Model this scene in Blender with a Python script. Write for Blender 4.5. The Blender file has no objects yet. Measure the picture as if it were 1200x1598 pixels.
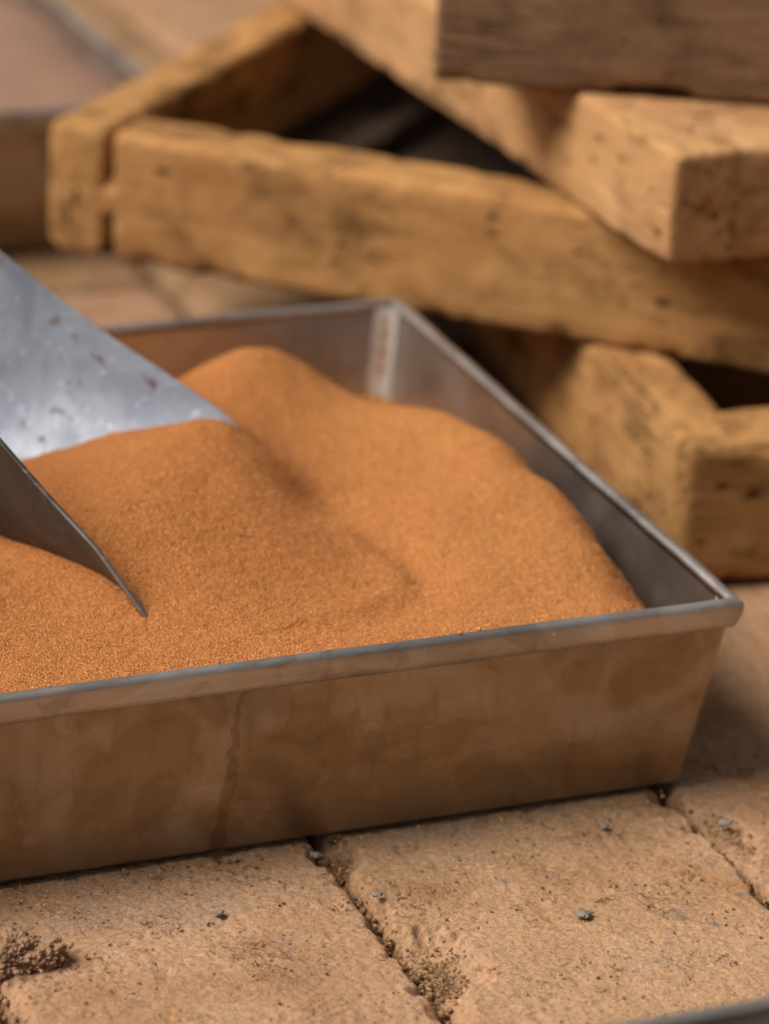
import bpy, math, random
import numpy as np
from mathutils import Matrix, Vector

random.seed(7)
rng = np.random.default_rng(7)
scene = bpy.context.scene
COL = scene.collection

# ------------------------------------------------------------------ camera
# world frame: the near right corner of the main tray stands over (0, 0); X runs along its front, Y to the back
cam_data = bpy.data.cameras.new("camera")
cam = bpy.data.objects.new("camera", cam_data)
COL.objects.link(cam)
_c = Vector((-0.64000342, -1.19726425, 0.67938542))
_f = Vector((0.34781433, 0.85493946, -0.38484245)).normalized()
_r = Vector((0.93112065, -0.36302142, 0.0350683))
_r = (_r - _r.dot(_f) * _f).normalized()
_u = _r.cross(_f)
cam.matrix_world = Matrix((( _r.x, _u.x, -_f.x, _c.x), (_r.y, _u.y, -_f.y, _c.y), (_r.z, _u.z, -_f.z, _c.z), (0, 0, 0, 1)))
cam_data.sensor_width = 36.0
cam_data.sensor_fit = 'AUTO'
cam_data.lens = 5882.0 / 1598.0 * 36.0
cam_data.clip_start = 0.05
cam_data.clip_end = 400.0
cam_data.dof.use_dof = True
cam_data.dof.focus_distance = 1.40
cam_data.dof.aperture_fstop = 6.0
scene.camera = cam

# ------------------------------------------------------------------ world, sun, exposure
SUN_EL, SUN_AZ = math.radians(50), math.radians(-84)      # azimuth from +Y towards +X: the light comes from the left
world = bpy.data.worlds.new("World")
scene.world = world
world.use_nodes = True
wn, wl = world.node_tree.nodes, world.node_tree.links
wn.clear()
sky = wn.new('ShaderNodeTexSky')
sky.sky_type = 'NISHITA'
sky.sun_disc = False
sky.sun_elevation = SUN_EL
sky.sun_rotation = SUN_AZ
sky.air_density = 1.0
sky.dust_density = 4.0
hs = wn.new('ShaderNodeHueSaturation')
hs.inputs['Saturation'].default_value = 0.15
bg = wn.new('ShaderNodeBackground')
bg.inputs['Strength'].default_value = 0.051
wo = wn.new('ShaderNodeOutputWorld')
wl.new(sky.outputs[0], hs.inputs['Color'])
wl.new(hs.outputs[0], bg.inputs['Color'])
wl.new(bg.outputs[0], wo.inputs['Surface'])

sun_data = bpy.data.lights.new("sun", 'SUN')
sun_data.energy = 3.5
sun_data.angle = math.radians(34)
sun_data.color = (1.0, 0.945, 0.865)
sun = bpy.data.objects.new("sun", sun_data)
COL.objects.link(sun)
_d = Vector((math.sin(SUN_AZ) * math.cos(SUN_EL), math.cos(SUN_AZ) * math.cos(SUN_EL), math.sin(SUN_EL)))
sun.rotation_euler = _d.to_track_quat('Z', 'Y').to_euler()
sun.location = _d * 5

scene.view_settings.view_transform = 'Standard'
scene.view_settings.look = 'None'
scene.view_settings.exposure = 0.28
scene.view_settings.gamma = 1.0
scene.cycles.max_bounces = 8
scene.cycles.use_denoising = True
scene.cycles.use_adaptive_sampling = False
scene.cycles.caustics_reflective = False
scene.cycles.sample_clamp_indirect = 3.0

# ------------------------------------------------------------------ noise in numpy
def _hash(ix, iy, iz, seed):
    n = (ix.astype(np.int64) * 374761393 + iy.astype(np.int64) * 668265263 + iz.astype(np.int64) * 2147483647 + seed * 974711) & 0xFFFFFFFF
    n = ((n ^ (n >> 13)) * 1274126177) & 0xFFFFFFFF
    n = ((n ^ (n >> 16)) * 2246822519) & 0xFFFFFFFF
    n = n ^ (n >> 15)
    return (n & 0xFFFFFF) / float(0xFFFFFF)

def vnoise(P, seed=0):
    P = np.asarray(P, float)
    i = np.floor(P).astype(np.int64)
    f = P - i
    f = f * f * f * (f * (f * 6 - 15) + 10)
    out = 0
    for dx in (0, 1):
        for dy in (0, 1):
            for dz in (0, 1):
                w = (f[:, 0] if dx else 1 - f[:, 0]) * (f[:, 1] if dy else 1 - f[:, 1]) * (f[:, 2] if dz else 1 - f[:, 2])
                out = out + w * _hash(i[:, 0] + dx, i[:, 1] + dy, i[:, 2] + dz, seed)
    return out * 2 - 1

def fbm(P, octaves=4, seed=0, gain=0.5):
    P = np.asarray(P, float)
    a, s, t = 1.0, 0, 0
    for o in range(octaves):
        s = s + a * vnoise(P * 2.03 ** o + 17.3 * o, seed + o)
        t += a
        a *= gain
    return s / t

# ------------------------------------------------------------------ object helpers
def make_mesh(name, verts, faces, smooth=True):
    me = bpy.data.meshes.new(name)
    verts = np.asarray(verts, np.float32)
    if isinstance(faces, np.ndarray):
        n, k = faces.shape
        me.vertices.add(len(verts)); me.vertices.foreach_set('co', verts.ravel())
        me.loops.add(n * k); me.loops.foreach_set('vertex_index', faces.astype(np.int32).ravel())
        me.polygons.add(n)
        me.polygons.foreach_set('loop_start', (np.arange(n) * k).astype(np.int32))
        me.update(calc_edges=True)
    else:
        me.from_pydata([tuple(map(float, v)) for v in verts], [], [tuple(map(int, f)) for f in faces])
        me.update()
    me.polygons.foreach_set('use_smooth', np.full(len(me.polygons), smooth))
    me.validate()
    return me

def link(name, me, mat=None, parent=None, loc=None):
    o = bpy.data.objects.new(name, me)
    COL.objects.link(o)
    if mat is not None and not me.materials:
        me.materials.append(mat)
    if parent is not None:
        o.parent = parent
    if loc is not None:
        o.location = loc
    return o

def tag(o, label=None, cat=None, group=None, kind=None):
    if label: o['label'] = label
    if cat: o['category'] = cat
    if group: o['group'] = group
    if kind: o['kind'] = kind
    return o

def empty(name, loc=(0, 0, 0), rz=0.0):
    o = bpy.data.objects.new(name, None)
    o.empty_display_size = 0.02
    COL.objects.link(o)
    o.location = loc
    o.rotation_euler = (0, 0, rz)
    return o

def grid_faces(nu, nv, wrap_u=False):
    i = np.arange(nu if wrap_u else nu - 1)[:, None]
    j = np.arange(nv - 1)[None, :]
    a = i * nv + j
    b = ((i + 1) % nu) * nv + j
    return np.stack([a, b, b + 1, a + 1], -1).reshape(-1, 4)

# ------------------------------------------------------------------ material helpers
class NT:
    def __init__(self, name):
        self.m = bpy.data.materials.new(name)
        self.m.use_nodes = True
        self.n = self.m.node_tree.nodes
        self.l = self.m.node_tree.links
        self.b = self.n['Principled BSDF']
        self.tc = self.n.new('ShaderNodeTexCoord')
    def link(self, a, b): self.l.new(a, b)
    def coords(self, scale=(1, 1, 1), loc=(0, 0, 0), rand=False):
        mp = self.n.new('ShaderNodeMapping')
        mp.inputs['Scale'].default_value = scale
        mp.inputs['Location'].default_value = loc
        self.l.new(self.tc.outputs['Object'], mp.inputs['Vector'])
        if rand:
            oi = self.n.new('ShaderNodeObjectInfo')
            mu = self.n.new('ShaderNodeMath'); mu.operation = 'MULTIPLY'; mu.inputs[1].default_value = 37.0
            self.l.new(oi.outputs['Random'], mu.inputs[0])
            self.l.new(mu.outputs[0], mp.inputs['Location'])
        return mp.outputs[0]
    def noise(self, vec, scale, detail=4, rough=0.55, dist=0.0):
        t = self.n.new('ShaderNodeTexNoise')
        t.inputs['Scale'].default_value = scale
        t.inputs['Detail'].default_value = detail
        t.inputs['Roughness'].default_value = rough
        t.inputs['Distortion'].default_value = dist
        self.l.new(vec, t.inputs['Vector'])
        return t.outputs['Fac']
    def voronoi(self, vec, scale, out='Distance', feature='F1', rnd=1.0):
        t = self.n.new('ShaderNodeTexVoronoi')
        t.feature = feature
        t.inputs['Scale'].default_value = scale
        t.inputs['Randomness'].default_value = rnd
        self.l.new(vec, t.inputs['Vector'])
        return t.outputs[out]
    def ramp(self, fac, stops, interp='LINEAR'):
        r = self.n.new('ShaderNodeValToRGB')
        r.color_ramp.interpolation = interp
        els = r.color_ramp.elements
        while len(els) < len(stops): els.new(0.5)
        for e, (p, c) in zip(els, stops):
            e.position = p
            e.color = (c, c, c, 1) if isinstance(c, (int, float)) else (*c, 1)
        self.l.new(fac, r.inputs[0])
        return r.outputs[0]
    def mix(self, fac, a, b, mode='MIX'):
        m = self.n.new('ShaderNodeMix')
        m.data_type = 'RGBA'
        m.blend_type = mode
        for sock, v in ((m.inputs[0], fac), (m.inputs[6], a), (m.inputs[7], b)):
            if isinstance(v, (int, float)): sock.default_value = v
            elif isinstance(v, tuple): sock.default_value = (*v, 1)
            else: self.l.new(v, sock)
        return m.outputs[2]
    def math(self, op, a, b=0.0):
        m = self.n.new('ShaderNodeMath'); m.operation = op
        for s, v in ((m.inputs[0], a), (m.inputs[1], b)):
            if isinstance(v, (int, float)): s.default_value = v
            else: self.l.new(v, s)
        return m.outputs[0]
    def sep(self, vec):
        s = self.n.new('ShaderNodeSeparateXYZ'); self.l.new(vec, s.inputs[0]); return s.outputs
    def bump(self, height, strength=0.5, dist=0.001, normal=None):
        b = self.n.new('ShaderNodeBump')
        b.inputs['Strength'].default_value = strength
        b.inputs['Distance'].default_value = dist
        self.l.new(height, b.inputs['Height'])
        if normal is not None: self.l.new(normal, b.inputs['Normal'])
        return b.outputs[0]
    def done(self, color=None, rough=None, metal=None, normal=None, spec=None):
        for key, v in (('Base Color', color), ('Roughness', rough), ('Metallic', metal), ('Normal', normal), ('Specular IOR Level', spec)):
            if v is None: continue
            if isinstance(v, (int, float)): self.b.inputs[key].default_value = v
            elif isinstance(v, tuple): self.b.inputs[key].default_value = (*v, 1)
            else: self.l.new(v, self.b.inputs[key])
        return self.m

def mat_brick():
    t = NT('brick_clay')
    v = t.coords(rand=True)
    big = t.noise(v, 14, 5, 0.6)
    c = t.ramp(big, [(0.30, (0.41, 0.225, 0.118)), (0.44, (0.565, 0.332, 0.187)), (0.58, (0.64, 0.39, 0.23)), (0.75, (0.56, 0.36, 0.24))])
    ochre = t.ramp(t.noise(v, 23, 4, 0.65, 0.6), [(0.54, 0.0), (0.66, 1.0)])
    c = t.mix(t.math('MULTIPLY', ochre, 0.5), c, (0.52, 0.27, 0.11))
    grey = t.ramp(t.noise(v, 31, 5, 0.7, 0.8), [(0.60, 0.0), (0.72, 1.0)])
    c = t.mix(t.math('MULTIPLY', grey, 0.55), c, (0.45, 0.355, 0.30))
    pale = t.ramp(t.noise(v, 70, 4, 0.6, 1.0), [(0.64, 0.0), (0.72, 1.0)])
    c = t.mix(t.math('MULTIPLY', pale, 0.45), c, (0.68, 0.50, 0.36))
    fine = t.noise(v, 520, 4, 0.7)
    c = t.mix(0.8, c, t.ramp(fine, [(0.28, (0.5, 0.47, 0.45)), (0.45, (0.95, 0.95, 0.95)), (0.6, (1.05, 1.05, 1.05)), (0.75, (1.35, 1.32, 1.28))]), 'MULTIPLY')
    rough_p = t.ramp(t.noise(v, 38, 5, 0.7, 0.5), [(0.52, 0.0), (0.66, 1.0)])
    spk = t.math('MULTIPLY', rough_p, t.ramp(t.noise(v, 330, 3, 0.7), [(0.5, 0.0), (0.62, 1.0)]))
    c = t.mix(t.math('MULTIPLY', spk, 0.7), c, (0.23, 0.115, 0.05))
    grain = t.voronoi(v, 620, 'Color')
    gs = t.n.new('ShaderNodeSeparateColor'); t.link(grain, gs.inputs[0])
    c = t.mix(0.35, c, t.ramp(gs.outputs[0], [(0.0, (0.6, 0.57, 0.55)), (0.3, (0.95, 0.95, 0.95)), (0.8, (1.05, 1.05, 1.05)), (1.0, (1.5, 1.45, 1.4))]), 'MULTIPLY')
    # blue-grey grit in the clay
    gv = t.voronoi(v, 85)
    gsel = t.math('MULTIPLY', t.ramp(gv, [(0.10, 1.0), (0.24, 0.0)]), t.ramp(t.noise(v, 41, 2), [(0.52, 0.0), (0.6, 1.0)]))
    c = t.mix(t.math('MULTIPLY', gsel, 0.75), c, (0.24, 0.215, 0.20))
    # little pits
    pv = t.voronoi(v, 210)
    pits = t.math('MULTIPLY', t.ramp(pv, [(0.08, 1.0), (0.24, 0.0)]), t.ramp(t.noise(v, 60, 3), [(0.50, 0.0), (0.58, 1.0)]))
    c = t.mix(t.math('MULTIPLY', pits, 0.72), c, (0.18, 0.095, 0.048))
    oi = t.n.new('ShaderNodeObjectInfo')                       # each brick fired and soiled a little differently
    c = t.mix(1.0, c, oi.outputs['Color'], 'MULTIPLY')
    h = t.math('ADD', t.math('MULTIPLY', t.noise(v, 430, 6, 0.72), 1.1), t.math('MULTIPLY', pits, -0.8))
    h = t.math('ADD', h, t.math('MULTIPLY', grey, 0.25))
    h = t.math('SUBTRACT', h, t.math('MULTIPLY', spk, 0.7))
    n = t.bump(h, 1.0, 0.0018)
    return t.done(c, 0.93, 0.0, n, 0.2)

def mat_dirt(name, c0, c1):
    t = NT(name)
    v = t.coords()
    geo = t.n.new('ShaderNodeNewGeometry')
    c = t.ramp(t.noise(v, 90, 5, 0.65), [(0.3, c0), (0.7, c1)])
    c = t.mix(0.5, c, t.ramp(geo.outputs['Random Per Island'], [(0.0, (0.55, 0.5, 0.45)), (0.7, (1.0, 1.0, 1.0)), (1.0, (1.5, 1.4, 1.35))]), 'MULTIPLY')
    n = t.bump(t.noise(v, 500, 4, 0.7), 0.8, 0.001)
    return t.done(c, 0.95, 0.0, n, 0.15)

def mat_stone():
    t = NT('grey_stone')
    v = t.coords(rand=True)
    geo = t.n.new('ShaderNodeNewGeometry')
    c = t.ramp(t.noise(v, 240, 4, 0.7), [(0.3, (0.17, 0.14, 0.115)), (0.7, (0.33, 0.275, 0.225))])
    return t.done(c, 0.8, 0.0, t.bump(t.noise(v, 500, 3), 0.8, 0.0008), 0.08)

def mat_sand(name, dark, mid, light, grit=1.0):
    t = NT(name)
    v = t.coords()
    big = t.noise(v, 9, 3, 0.5)
    med = t.noise(v, 45, 4, 0.6)
    c = t.ramp(big, [(0.35, tuple(x * 0.92 for x in mid)), (0.65, tuple(min(1, x * 1.06) for x in mid))])
    c = t.mix(0.5, c, t.ramp(med, [(0.3, (0.86, 0.84, 0.80)), (0.7, (1.08, 1.08, 1.08))]), 'MULTIPLY')
    red = t.ramp(t.noise(v, 17, 5, 0.62, 0.7), [(0.48, 0.0), (0.66, 1.0)])
    c = t.mix(t.math('MULTIPLY', red, 0.5), c, tuple(a * b for a, b in zip(mid, (0.80, 0.68, 0.58))))
    if grit == 1.0:                                              # scooped side redder, partly its own tone, partly shade painted into the colour
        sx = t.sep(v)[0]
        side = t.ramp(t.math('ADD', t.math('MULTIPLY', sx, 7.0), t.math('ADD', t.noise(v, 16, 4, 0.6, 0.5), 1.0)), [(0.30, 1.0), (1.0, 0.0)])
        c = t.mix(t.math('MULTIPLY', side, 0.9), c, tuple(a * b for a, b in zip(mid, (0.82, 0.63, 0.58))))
    cell = t.voronoi(v, 1500, 'Color')
    sep = t.n.new('ShaderNodeSeparateColor'); t.link(cell, sep.inputs[0])
    g = t.ramp(sep.outputs[0], [(0.0, dark), (0.25, mid), (0.75, mid), (1.0, light)])
    c = t.mix(0.45 * grit, c, g)
    h = t.math('ADD', t.math('MULTIPLY', t.voronoi(v, 1500), -1.0), t.math('MULTIPLY', t.noise(v, 300, 3), 0.8))
    n = t.bump(h, 0.9, 0.0011)
    return t.done(c, 0.95, 0.0, n, 0.12)

def mat_grain(dark, mid, light):
    t = NT('sand_grain')
    geo = t.n.new('ShaderNodeNewGeometry')
    c = t.ramp(geo.outputs['Random Per Island'], [(0.0, dark), (0.22, mid), (0.75, mid), (1.0, light)])
    return t.done(c, 0.8, 0.0, None, 0.3)

def mat_wood(name, base, dark, light, seed_loc=(0, 0, 0), grime=0.5):
    t = NT(name)
    v = t.coords((1, 1, 1), seed_loc, rand=True)
    def stretched(k):
        m = t.n.new('ShaderNodeMapping'); m.inputs['Scale'].default_value = (k, 1, 1)
        t.link(v, m.inputs['Vector']); return m.outputs[0]
    g1 = t.noise(stretched(0.07), 150, 5, 0.65, 0.3)
    g2 = t.noise(stretched(0.12), 480, 4, 0.65, 0.2)
    c = t.ramp(g1, [(0.28, dark), (0.45, base), (0.55, base), (0.75, light)])
    c = t.mix(0.15, c, t.ramp(g2, [(0.3, (0.70, 0.66, 0.60)), (0.5, (1.0, 1.0, 1.0)), (0.7, (1.12, 1.12, 1.12))]), 'MULTIPLY')
    # dust and handling: pale and reddish patches
    pale = t.ramp(t.noise(v, 21, 5, 0.65, 0.7), [(0.52, 0.0), (0.68, 1.0)])
    c = t.mix(t.math('MULTIPLY', pale, 0.5), c, tuple(min(1, x * 1.22) for x in light))
    red = t.ramp(t.noise(v, 13, 4, 0.6, 0.6), [(0.52, 0.0), (0.64, 1.0)])
    c = t.mix(t.math('MULTIPLY', red, 0.4), c, (base[0] * 0.86, base[1] * 0.70, base[2] * 0.72))
    # grime smudges, scuffs and gouges
    blot = t.ramp(t.noise(stretched(0.6), 34, 6, 0.72, 0.6), [(0.50, 0.0), (0.66, 1.0)])
    c = t.mix(t.math('MULTIPLY', blot, 0.82 * grime), c, tuple(x * 0.38 for x in dark))
    scuff = t.math('MULTIPLY', t.ramp(t.noise(stretched(0.3), 170, 4, 0.7, 0.5), [(0.58, 0.0), (0.68, 1.0)]), t.ramp(t.noise(v, 29, 3, 0.6), [(0.45, 0.0), (0.58, 1.0)]))
    c = t.mix(t.math('MULTIPLY', scuff, 0.7 * min(1.0, grime + 0.3)), c, tuple(x * 0.42 for x in dark))
    hol = t.voronoi(stretched(0.6), 75)
    holes = t.math('MULTIPLY', t.ramp(hol, [(0.08, 1.0), (0.24, 0.0)]), t.ramp(t.noise(v, 26, 2), [(0.52, 0.0), (0.60, 1.0)]))
    hol2 = t.voronoi(stretched(0.7), 150)
    holes = t.math('MAXIMUM', holes, t.math('MULTIPLY', t.ramp(hol2, [(0.12, 1.0), (0.30, 0.0)]), t.ramp(t.noise(v, 33, 3), [(0.58, 0.0), (0.64, 1.0)])))
    c = t.mix(t.math('MULTIPLY', holes, 0.85), c, (0.045, 0.02, 0.010))
    crack = t.ramp(t.math('ABSOLUTE', t.math('SUBTRACT', t.noise(stretched(0.04), 55, 3, 0.5), 0.5)), [(0.0, 1.0), (0.014, 0.0)])
    crack = t.math('MULTIPLY', crack, t.ramp(t.noise(v, 11, 2), [(0.47, 0.0), (0.56, 1.0)]))
    c = t.mix(t.math('MULTIPLY', crack, 0.8), c, (0.05, 0.024, 0.012))
    h = t.math('ADD', g1, t.math('MULTIPLY', g2, 0.25))
    h = t.math('SUBTRACT', h, t.math('ADD', t.math('ADD', holes, crack), t.math('MULTIPLY', scuff, 0.7)))
    h = t.math('ADD', h, t.math('MULTIPLY', t.noise(v, 60, 5, 0.65), 1.2))
    n = t.bump(h, 0.6, 0.0016)
    return t.done(c, 0.88, 0.0, n, 0.15)

def mat_steel(name, base, rough=0.36, rust=0.0, stain=False, tint=(0.30, 0.2, 0.12), wobble=0.5, metal=1.0, rimstain=False):
    t = NT(name)
    v = t.coords()
    cloud = t.noise(v, 13, 4, 0.55, 0.5)
    c = t.ramp(cloud, [(0.32, tuple(x * 0.74 for x in base)), (0.5, base), (0.7, tuple(min(1, x * 1.12) for x in base))])
    edge = t.ramp(t.noise(v, 17, 3, 0.5, 1.2), [(0.50, 0.0), (0.53, 1.0)])
    c = t.mix(t.math('MULTIPLY', edge, 0.22), c, tint)
    sc = t.n.new('ShaderNodeMapping'); sc.inputs['Scale'].default_value = (0.03, 1, 1)
    t.link(v, sc.inputs['Vector'])
    brushed = t.noise(sc.outputs[0], 900, 2, 0.5)
    c = t.mix(0.18, c, t.ramp(brushed, [(0.35, (0.7, 0.7, 0.7)), (0.65, (1.2, 1.2, 1.2))]), 'MULTIPLY')
    spk = t.math('MULTIPLY', t.ramp(t.voronoi(v, 95), [(0.03, 1.0), (0.07, 0.0)]), t.ramp(t.noise(v, 30, 2), [(0.55, 0.0), (0.6, 1.0)]))
    c = t.mix(t.math('MULTIPLY', spk, 0.6 if rust == 0 else 0.15), c, tuple(min(1, x * 2) for x in base))
    r = t.ramp(t.noise(v, 26, 4, 0.6), [(0.3, rough * 0.75), (0.7, rough * 1.3)])
    if stain:
        # one dried drip down the front and the dirt by the right corner
        s = t.sep(v)
        wob = t.math('MULTIPLY', t.math('SUBTRACT', t.noise(v, 60, 4, 0.6), 0.5), 0.012)
        lean = t.math('MULTIPLY', t.math('SUBTRACT', s[2], 0.04), 0.10)
        dx = t.math('ABSOLUTE', t.math('ADD', t.math('SUBTRACT', t.math('SUBTRACT', s[0], lean), -0.2075), wob))
        hw = t.math('SUBTRACT', 0.0036, t.math('MULTIPLY', s[2], 0.032))
        hw = t.math('ADD', hw, t.math('MULTIPLY', t.math('SUBTRACT', t.noise(v, 130, 4, 0.65), 0.5), 0.0036))
        drip = t.ramp(t.math('DIVIDE', dx, hw), [(0.78, 1.0), (1.04, 0.0)])
        drip = t.math('MULTIPLY', drip, t.ramp(s[1], [(0.02, 1.0), (0.03, 0.0)]))
        front_tone = t.math('MULTIPLY', t.ramp(s[1], [(0.012, 1.0), (0.016, 0.0)]), t.ramp(t.noise(v, 15, 5, 0.6, 0.6), [(0.35, 0.45), (0.5, 0.75), (0.53, 0.95), (0.7, 0.8)]))
        c = t.mix(front_tone, c, (0.265, 0.195, 0.122))  # browner tone over the front face only
        pat = t.math('MULTIPLY', t.ramp(t.noise(v, 26, 3, 0.5, 1.0), [(0.50, 0.0), (0.57, 1.0), (0.75, 0.5)]), t.ramp(s[1], [(0.012, 1.0), (0.016, 0.0)]))
        c = t.mix(t.math('MULTIPLY', pat, 0.30), c, (0.15, 0.10, 0.055))
        lite = t.math('MULTIPLY', t.ramp(t.noise(v, 19, 4, 0.55, 1.4), [(0.55, 0.0), (0.62, 1.0)]), t.ramp(s[1], [(0.012, 1.0), (0.016, 0.0)]))
        c = t.mix(t.math('MULTIPLY', lite, 0.2), c, (0.50, 0.39, 0.27))
        st = t.n.new('ShaderNodeMapping'); st.inputs['Scale'].default_value = (1, 1, 0.06)
        t.link(v, st.inputs['Vector'])
        run = t.ramp(t.noise(st.outputs[0], 190, 4, 0.6), [(0.55, 0.0), (0.68, 1.0)])
        c = t.mix(t.math('MULTIPLY', run, 0.16), c, (0.11, 0.07, 0.038))
        low = t.ramp(t.math('ADD', t.math('MULTIPLY', s[2], 14.0), t.noise(v, 24, 4, 0.6)), [(0.45, 1.0), (0.85, 0.0)])
        c = t.mix(t.math('MULTIPLY', low, 0.5), c, (0.20, 0.115, 0.055))
        c = t.mix(t.math('MULTIPLY', drip, 0.42), c, (0.13, 0.085, 0.045))
    if rimstain:
        d = t.math('MULTIPLY', t.ramp(t.noise(v, 42, 4, 0.6, 0.8), [(0.56, 0.0), (0.62, 1.0)]), 0.35)
        c = t.mix(d, c, (0.24, 0.17, 0.115))
    if rust > 0:
        rs = t.ramp(t.noise(v, 62, 6, 0.72, 0.6), [(0.585, 0.0), (0.65, 1.0)])
        wash = t.ramp(t.noise(v, 18, 5, 0.62, 0.9), [(0.42, 0.0), (0.62, 1.0)])
        c = t.mix(t.math('MULTIPLY', wash, 0.55), c, tuple(x * 0.55 for x in tint))
        scr = t.n.new('ShaderNodeMapping'); scr.inputs['Rotation'].default_value = (0.3, 0.2, -0.7); scr.inputs['Scale'].default_value = (0.05, 1, 1)
        t.link(v, scr.inputs['Vector'])
        scf = t.math('MULTIPLY', t.ramp(t.noise(scr.outputs[0], 260, 3, 0.6), [(0.6, 0.0), (0.68, 1.0)]), 0.5)
        c = t.mix(scf, c, tuple(min(1, x * 1.7) for x in base))
        rs = t.math('MULTIPLY', rs, rust)
        c = t.mix(rs, c, (0.10, 0.045, 0.035))
        r = t.mix(rs, r, (0.85, 0.85, 0.85))
        t.link(t.math('MULTIPLY', t.math('SUBTRACT', 1.0, rs), metal), t.b.inputs['Metallic'])
    n = t.bump(t.noise(v, 22, 2, 0.4), wobble * 0.25, 0.004)
    n = t.bump(t.noise(v, 700, 3, 0.6), 0.10, 0.0005, n)
    return t.done(c, r, None if rust > 0 else metal, n)

M_BRICK = mat_brick()
M_SOIL = mat_dirt('soil', (0.09, 0.05, 0.026), (0.20, 0.115, 0.06))
M_CRUMB = mat_dirt('dirt_crumb', (0.24, 0.135, 0.068), (0.46, 0.28, 0.15))
M_CLOD = mat_dirt('clod_dirt', (0.27, 0.16, 0.095), (0.47, 0.29, 0.175))
M_STONE = mat_stone()
SD, SM, SL = (0.24, 0.080, 0.022), (0.60, 0.242, 0.074), (0.85, 0.49, 0.20)
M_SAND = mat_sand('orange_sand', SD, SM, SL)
M_GRAIN = mat_grain(SD, SM, SL)
M_PINK = mat_sand('pink_sand', (0.32, 0.17, 0.11), (0.43, 0.255, 0.18), (0.52, 0.36, 0.27), 0.6)
M_PAN = mat_steel('pan_steel', (0.50, 0.465, 0.44), 0.30, stain=True, metal=0.92)
M_RIM = mat_steel('rim_steel', (0.52, 0.485, 0.455), 0.40, wobble=0.6, metal=0.85, rimstain=True)
M_SEAM = mat_steel('seam_steel', (0.66, 0.62, 0.58), 0.5, metal=0.7)
M_ZINC = mat_steel('zinc_sheet', (0.25, 0.272, 0.31), 0.50, rust=0.85, tint=(0.22, 0.225, 0.30), metal=0.55)
M_ZINC_SHADE = mat_steel('shaded_zinc_sheet', (0.095, 0.088, 0.082), 0.55, rust=0.3, tint=(0.06, 0.055, 0.05), metal=0.3)  # scoop's outer side: darker copy of the zinc, shade painted into its colour
M_EDGE = mat_steel('worn_edge', (0.55, 0.50, 0.45), 0.4, rust=0.5)
M_RUST = mat_dirt('rust', (0.34, 0.18, 0.09), (0.50, 0.29, 0.16))
M_WOOD = mat_wood('golden_wood', (0.43, 0.218, 0.077), (0.31, 0.150, 0.050), (0.51, 0.272, 0.105), grime=1.0)
M_WOOD_PALE = mat_wood('pale_wood', (0.49, 0.262, 0.112), (0.39, 0.196, 0.08), (0.56, 0.32, 0.148), grime=0.75)
M_WOOD_DARK = mat_wood('weathered_wood', (0.23, 0.130, 0.070), (0.165, 0.09, 0.048), (0.29, 0.17, 0.095), grime=0.7)
M_SHADE = mat_dirt('shade_board', (0.024, 0.014, 0.009), (0.06, 0.035, 0.02))  # near-black colour in place of the shade inside the mould

# ------------------------------------------------------------------ ground and brick paving
gv = np.array([(-60, -60, -0.014), (60, -60, -0.014), (60, 60, -0.014), (-60, 60, -0.014)])
ground = link('ground', make_mesh('ground', gv, np.array([[0, 1, 2, 3]])), M_SOIL)
ground['kind'] = 'structure'
pavement = empty('pavement')
pavement['kind'] = 'structure'

BW, BL = 0.1487, 0.300
X0 = -0.0204
COL_OFF = {0: 0.21, -1: 0.06, -2: 0.045, -3: 0.10, 1: 0.10, -4: 0.2, 2: 0.02}

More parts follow.
